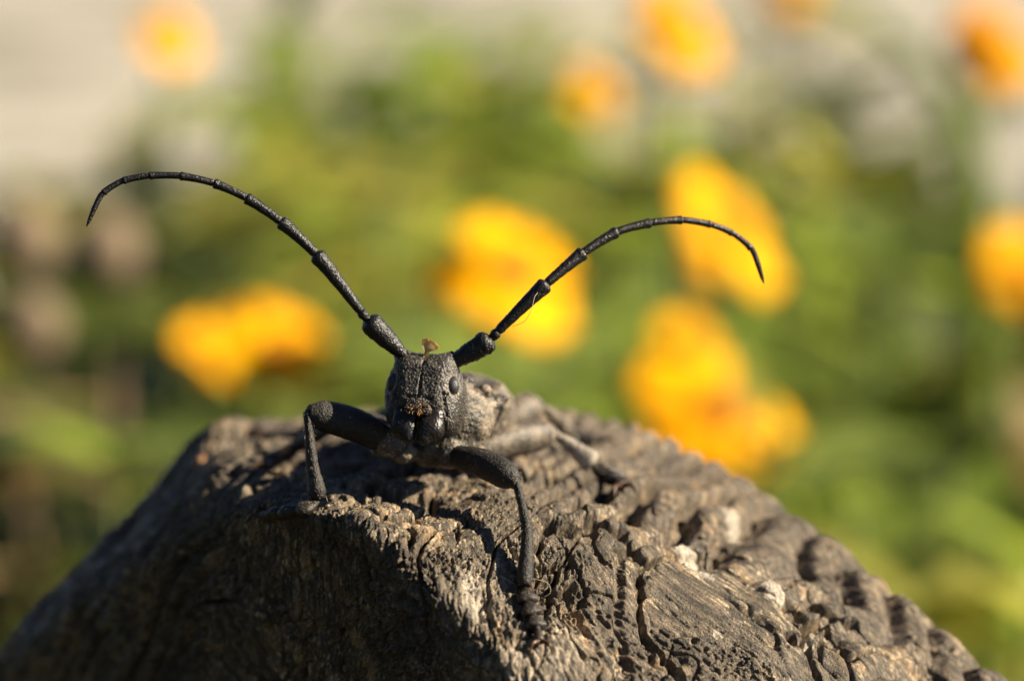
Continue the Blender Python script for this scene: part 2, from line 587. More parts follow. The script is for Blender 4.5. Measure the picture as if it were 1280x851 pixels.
# bare, sun-bleached fibres round the front foot
for (px, py, rx) in ((600, 735, 3.2), (690, 805, 4.0), (650, 690, 2.2), (640, 835, 3.0)):
    c = hit(px, py)
    d = np.linalg.norm(sv - c, axis=1) / rx
    m = d < 1.3
    k = sstep(1.2, 0.3, d[m]) * sstep(-0.25, 0.45, fbm(np.stack([sv[m, 0] / .3, (sv[m, 1] - .75 * sv[m, 2]) / .3, sv[m, 2] / 1.2], -1), 2, 43))
    scol[m] += (np.array([0.46, 0.38, 0.28]) - scol[m]) * (0.62 * k)[:, None]

# carry the trunk down to the ground
last = np.arange((NE_ - 1) * NT_, NE_ * NT_)
ring = sv[last].copy()
ctr = np.array([CEN[0], CEN[1], 0])
rows_v, rows_c = [sv], [scol]
zs_down = np.linspace(ring[:, 2].mean(), -Z0 - 12, 26)[1:]
for i, zz in enumerate(zs_down):
    q = ring.copy(); q[:, 2] = zz
    flare = 1 + 0.28 * max(0, (i - 15) / 10) ** 2
    q[:, :2] = ctr[:2] + (q[:, :2] - ctr[:2]) * flare
    rad = q[:, :2] - ctr[:2]; rad /= np.linalg.norm(rad, axis=1, keepdims=True)
    ang = np.arctan2(rad[:, 1], rad[:, 0])
    amp = vnoise(np.stack([np.cos(ang) * 7, np.sin(ang) * 7, np.full_like(ang, zz / 90)], -1), 51) * 2.2 + vnoise(np.stack([np.cos(ang) * 22, np.sin(ang) * 22, np.full_like(ang, zz / 30)], -1), 52) * 1.0
    q[:, :2] += rad * (amp * min(1, i / 3))[:, None]
    rows_v.append(q); rows_c.append(stump_colour(q))
allv = np.vstack(rows_v); allc = np.vstack(rows_c)
nb = grid_faces(NT_, len(zs_down) + 1, True) + (NE_ - 1) * NT_
if np.array_equal(sf[0], grid_faces(NT_, 2, True)[0][::-1]):
    nb = nb[:, ::-1]
allf = np.vstack([sf, nb])


def wood_mat():
    t = NT('weathered_wood')
    at = t.n('ShaderNodeAttribute', attribute_name='pigment').outputs['Color']
    tc = t.n('ShaderNodeTexCoord').outputs['Object']
    mp = t.n('ShaderNodeMapping', {'Vector': tc, 'Scale': (1.0, 1.0, 0.4)}).outputs[0]
    n1 = t.n('ShaderNodeTexNoise', {'Vector': mp, 'Scale': 6500.0, 'Detail': 4.0, 'Roughness': 0.65}).outputs['Fac']
    n2 = t.n('ShaderNodeTexNoise', {'Vector': mp, 'Scale': 1600.0, 'Detail': 4.0}).outputs['Fac']
    k = t.n('ShaderNodeMapRange', {'Value': n1, 'From Min': 0.3, 'From Max': 0.7, 'To Min': 0.3, 'To Max': 1.75}).outputs[0]
    k2 = t.n('ShaderNodeMapRange', {'Value': n2, 'From Min': 0.3, 'From Max': 0.7, 'To Min': 0.75, 'To Max': 1.25}).outputs[0]
    kk = t.n('ShaderNodeMath', {0: k, 1: k2}, operation='MULTIPLY').outputs[0]
    sc = t.n('ShaderNodeVectorMath', {0: at, 'Scale': kk}, operation='SCALE').outputs[0]
    t.set('Base Color', sc); t.set('Roughness', 0.52); t.set('Specular IOR Level', 0.5)
    t.set('Normal', t.n('ShaderNodeBump', {'Strength': 1.0, 'Distance': 0.00020, 'Height': n1}).outputs[0])
    return t.m


M_wood = wood_mat()
base = np.array([CEN[0], CEN[1], -Z0])
stump_me = mesh_from('tree_stump', allv - base, allf, 4, allc, off=(0, 0, 0))
stump = link('tree_stump', stump_me, M_wood, label='weathered grey-brown wooden stump with cracked rugged top under the beetle', category='stump')
stump.location = base * 0.001 + np.array([0, 0, Z0 * .001])
bpy.context.view_layer.update()

M_splinter = plain('splinter_wood', (0.36, 0.19, 0.09), 0.6, noise=(0.24, 0.13, 0.06), noise_scale=2500)


def child_off(v):      # vertices of the stump's parts, about the stump's own base
    return v - base


for (pts, w_, t_) in (([(338, 580), (352, 569), (367, 556)], .62, .35), ([(246, 580), (254, 573)], .8, .5), ([(240, 602), (250, 598)], .5, .3)):
    a = hit(*pts[0]); k = len(pts)
    wdep = a[1] * CP - a[2] * SP
    pp = [a + np.array([0, 0, -.3])] + [P(q[0], q[1], wdep) + np.array([0, 0, .25]) for q in pts[1:]]
    path = catmull(pp, 14)
    prof = np.interp(np.linspace(0, 1, 14), [0, .15, .7, 1], [.8, 1, .9, .25])
    v, f = tube(path, w_ * prof, t_ * prof, 10, rough=.1, rscale=.5, seed=3)
    link('splinter', mesh_from('splinter', child_off(v), f, 3, off=(0, 0, 0)), M_splinter, stump)

# ================================================================= BEETLE
M_body = cuticle('beetle_shell', (0.02, 0.018, 0.016), (0.24, 0.20, 0.15), 0.03, 0.45, 7000, 0.05, pigment=True)
M_leg = cuticle('beetle_leg_shell', (0.012, 0.010, 0.0085), (0.20, 0.155, 0.105), -0.02, 0.58, 9000, 0.06)
M_leg_lit = cuticle('beetle_leg_lit_shell', (0.05, 0.04, 0.03), (0.30, 0.24, 0.17), 0.08, 0.5, 7000, 0.03)  # leg shell again, with sunlight painted into the colour
M_leg_lit_bright = cuticle('beetle_leg_lit_bright_shell', (0.12, 0.10, 0.08), (0.48, 0.42, 0.34), 0.14, 0.42, 7000, 0.03)  # brighter sunlit copy of the leg shell, glow kept in its colour
M_ant = cuticle('beetle_antenna_shell', (0.008, 0.007, 0.0065), (0.20, 0.16, 0.11), -0.07, 0.42, 8000, 0.05)
M_mand = plain('mandible_black', (0.007, 0.006, 0.006), 0.36, 0.4, noise=(0.02, 0.016, 0.014), noise_scale=5500, bump=0.00006)
M_amber = plain('amber_bristle', (0.16, 0.085, 0.04), 0.45, noise=(0.50, 0.27, 0.10), noise_scale=3000)
M_tarsus = cuticle('beetle_tarsus_shell', (0.018, 0.014, 0.011), (0.22, 0.155, 0.095), 0.0, 0.5, 8000, 0.03)
M_hair = plain('pale_bristle', (0.30, 0.23, 0.15), 0.4)
M_claw = plain('claw_brown', (0.06, 0.028, 0.012), 0.3)


def eye_mat():
    t = NT('beetle_eye')
    tc = t.n('ShaderNodeTexCoord').outputs['Object']
    v = t.n('ShaderNodeTexVoronoi', {'Vector': tc, 'Scale': 16000.0}).outputs['Distance']
    t.set('Base Color', t.ramp(v, [(0.2, (0.055, 0.053, 0.062)), (0.6, (0.02, 0.02, 0.024))])); t.set('Roughness', 0.42)
    t.set('Normal', t.n('ShaderNodeBump', {'Strength': 0.7, 'Distance': 0.00003, 'Height': v}, invert=True).outputs[0])
    return t.m


M_eye = eye_mat()

HU, HV, HW = (528 - 640) * S, (425.5 - 492) * S, 2.9
YAW = math.radians(9)
ROLL = math.radians(3.5)
TILT = math.radians(18)
cy_, sy_ = math.cos(YAW), math.sin(YAW)
cr_, sr_ = math.cos(ROLL), math.sin(ROLL)
ct_, st_ = math.cos(TILT), math.sin(TILT)


def head_to_uvw(p):
    p = np.asarray(p, float)
    p = np.stack([p[..., 0], p[..., 1] * ct_ - p[..., 2] * st_, p[..., 1] * st_ + p[..., 2] * ct_], -1)
    a, b, c = p[..., 0] * cr_ + p[..., 1] * sr_, -p[..., 0] * sr_ + p[..., 1] * cr_, p[..., 2]
    # the face (c negative) turns towards the left of the camera
    return np.stack([a * cy_ + c * sy_ + HU, b + HV, -a * sy_ + c * cy_ + HW], -1)


def H2W(p):
    q = head_to_uvw(p)
    return uvw(q[..., 0], q[..., 1], q[..., 2])


def ell(p, c, r):
    q0, q1, q2 = (p[0] - c[0]) / r[0], (p[1] - c[1]) / r[1], (p[2] - c[2]) / r[2]
    k = np.sqrt(q0 * q0 + q1 * q1 + q2 * q2)
    return (k - 1) * min(r)


def cap(p, a, b, ra, rb=None):
    rb = ra if rb is None else rb
    d = [b[i] - a[i] for i in range(3)]; L = sum(k * k for k in d)
    t = np.clip(((p[0] - a[0]) * d[0] + (p[1] - a[1]) * d[1] + (p[2] - a[2]) * d[2]) / L, 0, 1)
    return np.sqrt((p[0] - a[0] - t * d[0]) ** 2 + (p[1] - a[1] - t * d[1]) ** 2 + (p[2] - a[2] - t * d[2]) ** 2) - (ra + (rb - ra) * t)


def rbox(p, c, h, rr):
    q = [np.abs(p[i] - c[i]) - (h[i] - rr) for i in range(3)]
    o = np.sqrt(sum(np.maximum(k, 0) ** 2 for k in q))
    return o + np.minimum(np.maximum(q[0], np.maximum(q[1], q[2])), 0) - rr


def smin(a, b, k):
    h = np.clip(0.5 + 0.5 * (b - a) / k, 0, 1)
    return b + (a - b) * h - k * h * (1 - h)


def smax(a, b, k):
    return -smin(-a, -b, k)


def axis(segs):
    out = [segs[0][0]]
    for a, b, st in segs:
        n = max(1, int(round((b - a) / st))); out += list(np.linspace(a, b, n + 1)[1:])
    return np.array(out, np.float32)


def body_sdf():
    U = axis([(HU - 5.2, HU - 3.6, .1), (HU - 3.6, HU + 3.8, .062), (HU + 3.8, HU + 9.5, .14)])
    V = axis([(HV - 8.5, HV - 3.0, .13), (HV - 3.0, HV + 3.8, .062), (HV + 3.8, HV + 6, .2)])
    W = axis([(HW - 3.6, HW + 2.4, .062), (HW + 2.4, HW + 8, .16), (HW + 8, HW + 34, .4)])
    g = np.meshgrid(U, V, W, indexing='ij')
    du, dv, dw = g[0] - np.float32(HU), g[1] - np.float32(HV), g[2] - np.float32(HW)
    a = du * cy_ - dw * sy_; c = du * sy_ + dw * cy_
    b = a * sr_ + dv * cr_
    p = ((a * cr_ - dv * sr_).astype(np.float32), (b * ct_ + c * st_).astype(np.float32), (-b * st_ + c * ct_).astype(np.float32))
    ma = np.abs(p[0]); m = (ma, p[1], p[2])
    # head capsule
    f = rbox(p, (0, 0.75, 0.9), (2.42, 2.25, 2.35), 1.1)
    f = smin(f, rbox(p, (0, 0.3, -0.55), (1.9, 1.9, 1.1), 0.8), 0.5)
    f = smin(f, ell(m, (2.35, 0.1, 0.9), (0.75, 1.75, 1.55)), 0.4)
    f = smin(f, ell(m, (1.95, -1.55, 0.25), (0.82, 1.25, 1.25)), 0.35)
    f = smin(f, cap(m, (1.25, 2.2, -0.2), (2.0, 2.85, -0.1), 0.72, 0.62), 0.35)     # antennal tubercles
    f = smin(f, ell(p, (0, -1.35, -0.9), (1.45, 0.55, 0.75)), 0.25)                 # clypeus
    f = smin(f, cap(m, (2.55, -0.55, -0.35), (2.2, -1.55, -0.55), 0.22), 0.2)
    f = smax(f, -cap(p, (0, 3.6, -1.2), (0, 2.0, -1.75), 0.75, 0.12), 0.35)         # hollow between the tubercles
    f = smax(f, -cap(p, (0, 2.6, -1.42), (-0.02, -0.75, -1.70), 0.12), 0.05)         # median line
    f = smax(f, -cap(m, (0.2, -0.82, -1.72), (1.55, -0.85, -1.35), 0.1), 0.12)      # groove above the clypeus
    f = smax(f, -cap(m, (1.6, -0.9, -1.35), (2.0, -0.35, -1.15), 0.1), 0.15)
    f = smax(f, -ell(m, (2.42, 0.5, -0.78), (0.56, 0.72, 0.5)), 0.1)               # eye sockets
    f = smax(f, -ell(m, (2.2, 3.2, -0.3), (0.45, 0.3, 0.45)), 0.12)                 # antenna sockets
    f = smax(f, -cap(m, (1.75, -0.3, -1.4), (2.1, -1.9, -0.95), 0.1), 0.15)         # cheek seam
    # thorax, spines, wing cases and chest in camera directions
    q = (g[0], g[1], g[2])
    pc = (HU + 2.1, HV - 2.0, HW + 5.4)
    f = smin(f, cap(q, (HU, HV, HW + 2), pc, 2.4, 2.8), 0.6)
    th = ell(q, pc, (3.25, 2.95, 3.0))
    th = smin(th, cap(q, (pc[0] + 2.8, pc[1] + 1.0, pc[2]), (pc[0] + 4.15, pc[1] + 1.5, pc[2] + .1), 0.75, 0.22), 0.6)
    th = smin(th, cap(q, (pc[0] - 2.8, pc[1] + 1.0, pc[2]), (pc[0] - 4.2, pc[1] + 1.5, pc[2] + .1), 0.75, 0.22), 0.6)
    th = smin(th, ell(q, (pc[0] + 1.0, pc[1] + 2.9, pc[2] - .3), (.8, .6, 1.0)), 0.5)
    th = smin(th, ell(q, (pc[0] + 2.5, pc[1] + 2.1, pc[2] - .9), (.6, .5, .6)), 0.5)
    th = smin(th, ell(q, (pc[0] - 0.6, pc[1] - 2.6, pc[2] - 0.9), (2.4, 1.3, 2.0)), 0.6)
    f = smin(f, th, 0.35)
    ec = (HU + 2.6, HV - 2.0, HW + 19.5)
    f = smin(f, ell(q, ec, (4.4, 3.3, 12.5)), 0.45)
    f = smin(f, cap(q, (ec[0] + 2.6, ec[1] + 1.3, ec[2] - 8.5), (ec[0] + 2.4, ec[1] + 1.4, ec[2] - 5), 1.4, 1.4), 0.8)   # shoulder
    f = smax(f, -cap(q, (ec[0], ec[1] + 3.5, ec[2] - 10), (ec[0] + .6, ec[1] + 3.5, ec[2] + 11), 0.28), 0.2)              # wing seam
    # coxae, where the legs spring from
    for cpt in COXA:
        f = smin(f, ell(q, cpt, (1.15, 1.05, 1.1)), 0.5)
    return surface_nets(f, U, V, W), pc, ec


def to_uvw(pt):
    pt = np.asarray(pt, float)
    return np.array([pt[0], pt[1] * SP + pt[2] * CP, pt[1] * CP - pt[2] * SP])


# where each leg leaves the body (camera-aligned mm)
def puvw(px, py, w):
    k = (D + w) / D
    return ((px - 640) * S * k, (425.5 - py) * S * k, w)


COXA = [puvw(562, 568, 6.0), puvw(503, 563, 6.5), puvw(590, 566, 14.0), puvw(532, 568, 14.0), puvw(612, 548, 22.0), puvw(548, 555, 22.0)]
(bv, bf), PC, EC = body_sdf()
bw = uvw(bv[:, 0], bv[:, 1], bv[:, 2])
bn = vnormals(bw, bf)
cen_b = bw.mean(0)
if np.mean(np.sum(bn * (bw - cen_b), 1)) < 0:
    bn = -bn; bf = bf[:, ::-1]
headness = sstep(HW + 3.2, HW + 1.9, bv[:, 2])
f1, f2 = worley(bw / 0.17, 61)
gran = (0.55 - f1) * 0.10 * headness + (1 - headness) * 0.11 * fbm(bw / 0.35, 3, 62)
gran = gran + 0.03 * headness * vnoise(bw / 0.55, 63)
bw = bw + bn * gran[:, None]
mott = sstep(-0.3, 0.5, fbm(bw / 0.6, 3, 64))
ht = np.array([0.026, 0.023, 0.020]) + mott[:, None] * np.array([0.02, 0.017, 0.014])
spk = sstep(0.34, 0.16, f1) * sstep(-.35, .3, vnoise(bw / .25, 66))
ht = ht + spk[:, None] * np.array([0.15, 0.13, 0.105])
for sg in (1, -1):
    ed = np.linalg.norm((bw - H2W(np.array([2.35 * sg, 0.42, -0.85]))) * np.array([1.1, 1, 0.9]), axis=1)
    rim = sstep(0.92, 0.76, ed) * sstep(0.42, 0.6, ed) * headness * sstep(-.5, .2, vnoise(bw / .3, 67))
    ht = ht + (np.array([0.42, 0.37, 0.29]) - ht) * (0.28 * rim)[:, None]
tan_m = sstep(-0.4, 0.45, fbm(bw / 1.3, 3, 65))
tb = np.array([0.04, 0.034, 0.027]) + tan_m[:, None] * np.array([0.165, 0.13, 0.09])
bc = tb * (1 - headness[:, None]) + ht * headness[:, None]

bfoot = np.array([HU + 3.0, 12.0, -13.0])
beetle = link('longhorn_beetle', None, label='dark longhorn beetle with long curved antennae standing on the stump', category='beetle')
beetle.location = (bfoot + np.array([0, 0, Z0])) * 0.001


def bpart(name, v, f, mat, parent=None, cols=None, label=None):
    f = np.asarray(f)
    return link(name, mesh_from(name, v - bfoot, f, f.shape[1], cols, off=(0, 0, 0)), mat, parent or beetle, label=label)


bpart('body', bw, bf, M_body, cols=bc, label='granular dark grey head in front of tan speckled thorax and wing cases')


def small_sdf(fn, lo, hi, st):
    xs = [np.arange(lo[i], hi[i] + st, st, dtype=np.float32) for i in range(3)]
    g = np.meshgrid(*xs, indexing='ij')
    v, f = surface_nets(fn(g), *xs)
    return v, f


def orient(v, f):
    n = vnormals(v, f)
    return f if np.mean(np.sum(n * (v - v.mean(0)), 1)) > 0 else f[:, ::-1]


# eyes
for sgn in (1, -1):
    def fe(p, sgn=sgn):
        q = (p[0] * sgn, p[1], p[2])
        e = ell(q, (2.27, 0.5, -0.68), (0.52, 0.66, 0.54))
        return smin(e, ell(q, (2.5, 1.15, 0.0), (0.28, 0.65, 0.36)), 0.2)
    lo, hi = ((1.4, -.6, -1.8), (3.3, 2.4, 1.0)) if sgn > 0 else ((-3.3, -.6, -1.8), (-1.4, 2.4, 1.0))
    v, f = small_sdf(fe, lo, hi, .05)
    v = H2W(v); bpart('eye', v, orient(v, f), M_eye)
# mandibles
for sgn in (1, -1):
    def fm(p, sgn=sgn):
        q = (p[0] * sgn, p[1], p[2])
        e = rbox(q, (0.98, -2.45, -0.55), (1.02, 1.25, 0.85), 0.7)
        e = smin(e, cap(q, (0.95, -3.0, -0.7), (0.6, -3.75, -0.8), 0.75, 0.55), 0.5)
        e = smax(e, -(q[0] - 0.07 - 0.22 * np.clip(-2.4 - q[1], -.5, .35) * 0 - 0.10 * np.exp(-((q[1] + 2.75) / .35) ** 2)), 0.06)
        e = smax(e, -ell(q, (0.55, -2.6, -1.95), (0.35, 0.55, 0.35)), 0.15)
        return e
    lo, hi = ((-.1, -4.7, -2.2), (2.6, -.8, .6)) if sgn > 0 else ((-2.6, -4.7, -2.2), (.1, -.8, .6))
    v, f = small_sdf(fm, lo, hi, .055)
    v = H2W(v); f = orient(v, f)
    nn = vnormals(v, f); v = v + nn * (0.02 * fbm(v / .2, 2, 71))[:, None]
    bpart('mandible', v, f, M_mand, label='glossy black jaw')
# labrum with amber bristles
v, f = small_sdf(lambda p: smax(rbox(p, (0, -1.75, -1.35), (1.0, .42, .42), .25), -ell(p, (0, -2.3, -1.6), (.3, .35, .6)), .1), (-1.3, -2.5, -2), (1.3, -1.1, -.7), .05)
v = H2W(v); f = orient(v, f)
lab = bpart('labrum', v + vnormals(v, f) * (0.12 * fbm(v / .25, 2, 72))[:, None], f, M_tarsus, label='brown crusty upper lip')
hairs = []
for i in range(60):
    x = random.gauss(0, .45)
    a = np.array([x, -1.7 + random.uniform(-.35, .4), -1.7])
    b = a + np.array([random.uniform(-.3, .3), random.uniform(-.38, .1), random.uniform(-.2, 0.02)])
    hairs.append(tube(H2W(np.array([a, (a + b) / 2 + (0, 0, -.04), b])), [.022, .018, .005], ns=4))
v, f = merge(hairs)
hb = bpart('mouth_bristles', v, f, M_amber, lab); hb['kind'] = 'stuff'
# palps under the jaw
for sgn in (1, -1):
    v, f = tube(H2W(catmull([(sgn * 1.0, -2.4, .2), (sgn * 1.35, -3.3, 0), (sgn * 1.1, -3.8, -.2)], 12)), np.interp(np.linspace(0, 1, 12), [0, .4, .5, .9, 1], [.2, .24, .18, .24, .1]), ns=10)
    bpart('palp', v, f, M_tarsus)

# antennae
LEFT = [(500, 439), (459, 399), (451, 389), (394, 317), (350, 276.5), (307, 247), (266.5, 229), (224, 220), (186, 220), (153, 226.5), (128.6, 242), (108, 283)]
RIGHT = [(567, 452), (614, 423), (622, 414.5), (684, 354), (730, 315.5), (772, 289.8), (814, 278.8), (854, 275.2), (889, 281), (916, 292), (939.7, 312), (954.8, 354)]
WL = [(15, 30), (11, 14), (12, 20), (12, 17), (11, 14), (10, 12), (9, 10.5), (8.5, 9.5), (8, 9), (7.5, 8.5), (7.5, 1.5)]
for name, pts, dep, wid in (('antenna', LEFT, np.concatenate([[3.0, 2.4, 2.2], np.linspace(1.9, 0.3, 9)]), WL),
                            ('antenna', RIGHT, np.concatenate([[3.2, 3.0, 2.9], np.linspace(2.8, 9.5, 9)]), WL)):
    pw = [P(q[0], q[1], d_) for q, d_ in zip(pts, dep)]
    mirr = 1 if pts is LEFT else -1
    root = None
    for k in range(11):
        a, b = pw[k], pw[k + 1]
        ax = (b - a) / np.linalg.norm(b - a)
        if k == 0:
            a = a - ax * 0.5
        else:
            a = a - ax * 0.12
        prev = pw[k] - pw[k - 1] if k else ax; nxt = pw[k + 2] - pw[k + 1] if k < 10 else ax
        prev = prev / np.linalg.norm(prev); nxt = nxt / np.linalg.norm(nxt)
        L = np.linalg.norm(b - a)
        # each joint bends a little along the whole curve
        n = 26 if k != 1 else 10
        t = np.linspace(0, 1, n)[:, None]
        t0 = (prev + ax) * .5 * L; t1 = (nxt + ax) * .5 * L
        path = (2 * t ** 3 - 3 * t ** 2 + 1) * a + (t ** 3 - 2 * t ** 2 + t) * t0 * .8 + (-2 * t ** 3 + 3 * t ** 2) * b + (t ** 3 - t ** 2) * t1 * .8
        w0, w1 = wid[k]; r0, r1 = w0 * S / 2, w1 * S / 2
        t = t[:, 0]
        if k == 0:
            prof = np.interp(t, [0, .1, .2, .5, .82, .93, 1], [r0 * .9, r0, r0 * 1.25, r1 * .86, r1, r1 * .92, r1 * .5])
        elif k == 1:
            prof = np.interp(t, [0, .3, .7, 1], [r0 * .8, r0, r1, r1 * .8])
        elif k == 10:
            prof = np.interp(t, [0, .08, .5, .8, .95, 1], [r0 * .75, r0, r0 * .95, r0 * .65, r0 * .3, .03])
        else:
            prof = np.interp(t, [0, .06, .45, .8, .92, .975, 1], [r0 * .7, r0, (r0 + r1) * .48, r1 * .97, r1 * 1.1, r1 * .98, r1 * .6])
        v, f = tube(path, prof, ns=20, rough=((0.06 if mirr > 0 else 0.11) if k == 0 else 0.035) if k < 5 else 0.018, rscale=.13, seed=80 + k)
        if k == 0:
            root = bpart('antenna', v, f, M_ant)
        else:
            bpart('pedicel' if k == 1 else 'antenna_segment', v, f, M_ant, root)


# legs
def spindle(a, b, bow, r, prof, n=44, flat=1.0, ns=28, rough=.045, seed=0):
    m = (a + b) / 2 + np.asarray(bow)
    path = catmull([a, m, b], n)
    t = np.linspace(0, 1, n)
    pr = np.interp(t, prof[0], prof[1]) * r
    pr = np.convolve(np.pad(pr, 2, mode='edge'), np.ones(5) / 5, 'valid')
    return tube(path, pr * flat, pr, ns=ns, rough=rough, rscale=.16, seed=seed)


FEM = ([0, .08, .3, .6, .84, .95, 1], [.6, .76, .96, 1.06, 1.0, .75, .4])
TIB = ([0, .05, .12, .4, .7, .9, .97, 1], [.42, .5, .42, .58, .8, 1.0, .95, .6])


def tarsus(leg, pts, r, mat=None):
    """three heart-shaped lobes, a thin claw joint and two claws along points lying on the wood"""
    path = catmull(pts, 40)
    cuts = [0, .27, .5, .73, 1.0]
    for k in range(4):
        i0, i1 = int(cuts[k] * 39), int(cuts[k + 1] * 39)
        seg = catmull(path[max(0, i0 - 1):i1 + 1], 12)
        t = np.linspace(0, 1, 12)
        if k < 3:
            pr = np.interp(t, [0, .15, .6, .9, 1], [.3, .5, .92, 1.0, .55]) * r
            v, f = tube(seg, pr, pr * .62, ns=16, rough=.09, rscale=.22, seed=90 + k)
        else:
            pr = np.interp(t, [0, .3, .85, 1], [.35, .3, .5, .35]) * r
            v, f = tube(seg, pr, pr, ns=10, rough=.02, seed=95)
        bpart('tarsus_segment', v, f, mat or M_tarsus, leg)
    d = path[-1] - path[-4]; d /= np.linalg.norm(d)
    sd = np.cross(d, (0, 0, 1)); sd /= np.linalg.norm(sd); up = np.cross(sd, d)
    for s_ in (1, -1):
        e = path[-1]
        v, f = tube(catmull([e - d * .1, e + d * .5 * r + sd * s_ * .7 * r + up * .3 * r, e + d * 1.3 * r + sd * s_ * 1.0 * r - up * .3 * r], 10), np.linspace(.2, .04, 10) * r * 1.4, ns=7)
        bpart('claw', v, f, M_claw, leg)


def leg(cox, knee, ank, foot, rf, rt, bow_f=(0, 0, 0), bow_t=(0, 0, 0), mf=None, mt=None, sunlit_base=None, seed=0, flat=.85):
    a = to_uvw(cox) if len(cox) == 3 else cox
    v, f = spindle(a, knee, bow_f, rf, FEM, flat=flat, seed=seed)
    lg = bpart('leg', v, f, mf or M_leg)
    v, f = spindle(knee, ank, bow_t, rt, TIB, flat=.8, seed=seed + 1)
    bpart('tibia', v, f, mt or M_leg, lg)
    v, f = tube(catmull([knee + (a - knee) * .05, knee + (ank - knee) * .05], 6), [rf * .3, rf * .42, rf * .46, rf * .46, rf * .4, rf * .25], ns=14)
    bpart('knee_joint', v, f, mf or M_leg, lg)
    if sunlit_base:
        d = knee - a
        v, f = spindle(a - d * .02, a + d * sunlit_base, np.asarray(bow_f) * .4, rf * 1.02, ([0, .3, .9, 1], [.7, .93, 1.03, .9]), n=16, flat=flat, rough=.03, seed=seed + 5)
        bpart('femur_sunlit_base', v, f, M_leg_lit, lg)  # sleeve that paints the sunlit root of the thigh beside the head's shadow
    if seed in (3, 5):
        hs = []
        for i in range(170):
            t_ = random.random(); p0, p1 = (a, knee) if i % 2 else (knee, ank)
            ctr_ = p0 + (p1 - p0) * t_ + (np.asarray(bow_f if i % 2 else bow_t) * 4 * t_ * (1 - t_))
            prof = np.interp(t_, *(FEM if i % 2 else TIB)) * (rf if i % 2 else rt) * .85
            ax_ = (p1 - p0) / np.linalg.norm(p1 - p0)
            d_ = np.array([random.gauss(0, 1) for _ in range(3)]); d_ -= ax_ * (d_ @ ax_); d_ /= np.linalg.norm(d_)
            q0 = ctr_ + d_ * prof * .9
            hs.append(tube(np.array([q0, q0 + d_ * .14 + ax_ * .1, q0 + d_ * .22 + ax_ * .28]), [.016, .012, .004], ns=4))
        v, f = merge(hs)
        hb_ = bpart('bristles', v, f, M_hair, lg); hb_['kind'] = 'stuff'
    # spurs at the lower end of the tibia
    dd = ank - knee; dd /= np.linalg.norm(dd)
    sd = np.cross(dd, (0, 1, 0)); sd /= np.linalg.norm(sd)
    for s_ in (1, -1):
        v, f = tube(catmull([ank - dd * .3 + sd * s_ * rt * .6, ank + dd * .45 + sd * s_ * rt * .8], 5), np.linspace(.1, .02, 5), ns=6)
        bpart('spur', v, f, M_claw, lg)
    tarsus(lg, foot, rt * 1.05)
    return lg


def foot_path(pxs, lift=.22):
    out = []
    for q in pxs:
        h_ = hit(*q); out.append(h_ + np.array([0.05, -0.30, lift]))
    return out


# right front leg: reaches over the rim, foot on the lit front face
fp = foot_path([(657, 742), (660, 762), (668, 784), (673, 804)], .3)
kn = P(645, 601, 1.5)
wk = fp[0]
wd = wk[1] * CP - wk[2] * SP
an = P(655, 733, wd)
leg(COXA[0], kn, an, [an + (fp[0] - an) * .3] + fp[1:], 1.1, .8, (0.15, 0, .28), (.5, 0, 0.1), seed=3, flat=.95)
# left front leg: knee raised, foot laid out to the left
fp = foot_path([(396, 632), (375, 640), (350, 645), (326, 650)], .3)
wd = fp[0][1] * CP - fp[0][2] * SP
kn = P(384, 515, wd + 1.5)
an = P(398, 624, wd)
leg(COXA[1], kn, an, [an + (fp[0] - an) * .4] + fp[1:], 1.22, .88, (0.2, 0, .45), (-.1, 0, 0), sunlit_base=.28, seed=5, flat=.9)
# right middle leg
h1 = hit(755, 593); w1 = h1[1] * CP - h1[2] * SP
kn = P(690, 541, w1 + 0.5)
an = P(741, 580, w1)
h2 = hit(775, 612)
leg(COXA[2], kn, an, [an, (an + h1) / 2, h1 + np.array([.5, 0, .3]), h2 + np.array([0, 0, .25])], 1.3, .95, (0, 0, .2), (0, 0, .15), mf=M_leg_lit, mt=M_leg_lit_bright, seed=7)
# left middle leg, mostly behind the front thigh
h1 = hit(352, 572); w1 = h1[1] * CP - h1[2] * SP
kn = P(442, 524, 12.0)
an = P(372, 556, w1 + 1)
leg(COXA[3], kn, an, [an, (an + h1) / 2, h1 + np.array([0, 0, .3]), hit(332, 584) + np.array([0, 0, .25])], 1.05, .75, (0, 0, .3), (0, 0, .15), seed=9)
# hind legs
h1 = hit(722, 552); w1 = h1[1] * CP - h1[2] * SP
kn = P(672, 505, 25.0)
an = P(712, 540, max(w1, 22.0))
leg(COXA[4], kn, an, [an, (an + h1) / 2, h1 + np.array([0.3, 0.4, .3]), h1 + np.array([2.2, 1.2, .0])], 1.5, .8, (0, 0, .3), (0, 0, .2), mf=M_leg_lit, mt=M_leg_lit, seed=11)
kx, ky = -18.0, 30.0
kz = top_z(kx, ky)
leg(COXA[5], np.array([-11.5, 26.5, kz + 2.8]), np.array([kx, ky, kz + .7]), [np.array([kx, ky, kz + .6]), np.array([kx - 1, ky + .6, kz + .4]), np.array([kx - 2.2, ky + 1.2, top_z(kx - 2.2, ky + 1.2) + .3]), np.array([kx - 3.4, ky + 1.6, top_z(kx - 3.4, ky + 1.6) + .2])], 1.1, .75, (0, 0, .3), (0, 0, .2), seed=13)

# dry flake caught on top of the head, a fibre hanging from the antenna and hairs at the foot
M_flake = plain('dry_flake', (0.55, 0.42, 0.22), 0.6, noise=(0.55, 0.44, 0.25), noise_scale=2500, transl=(0.6, (0.75, 0.58, 0.28)))


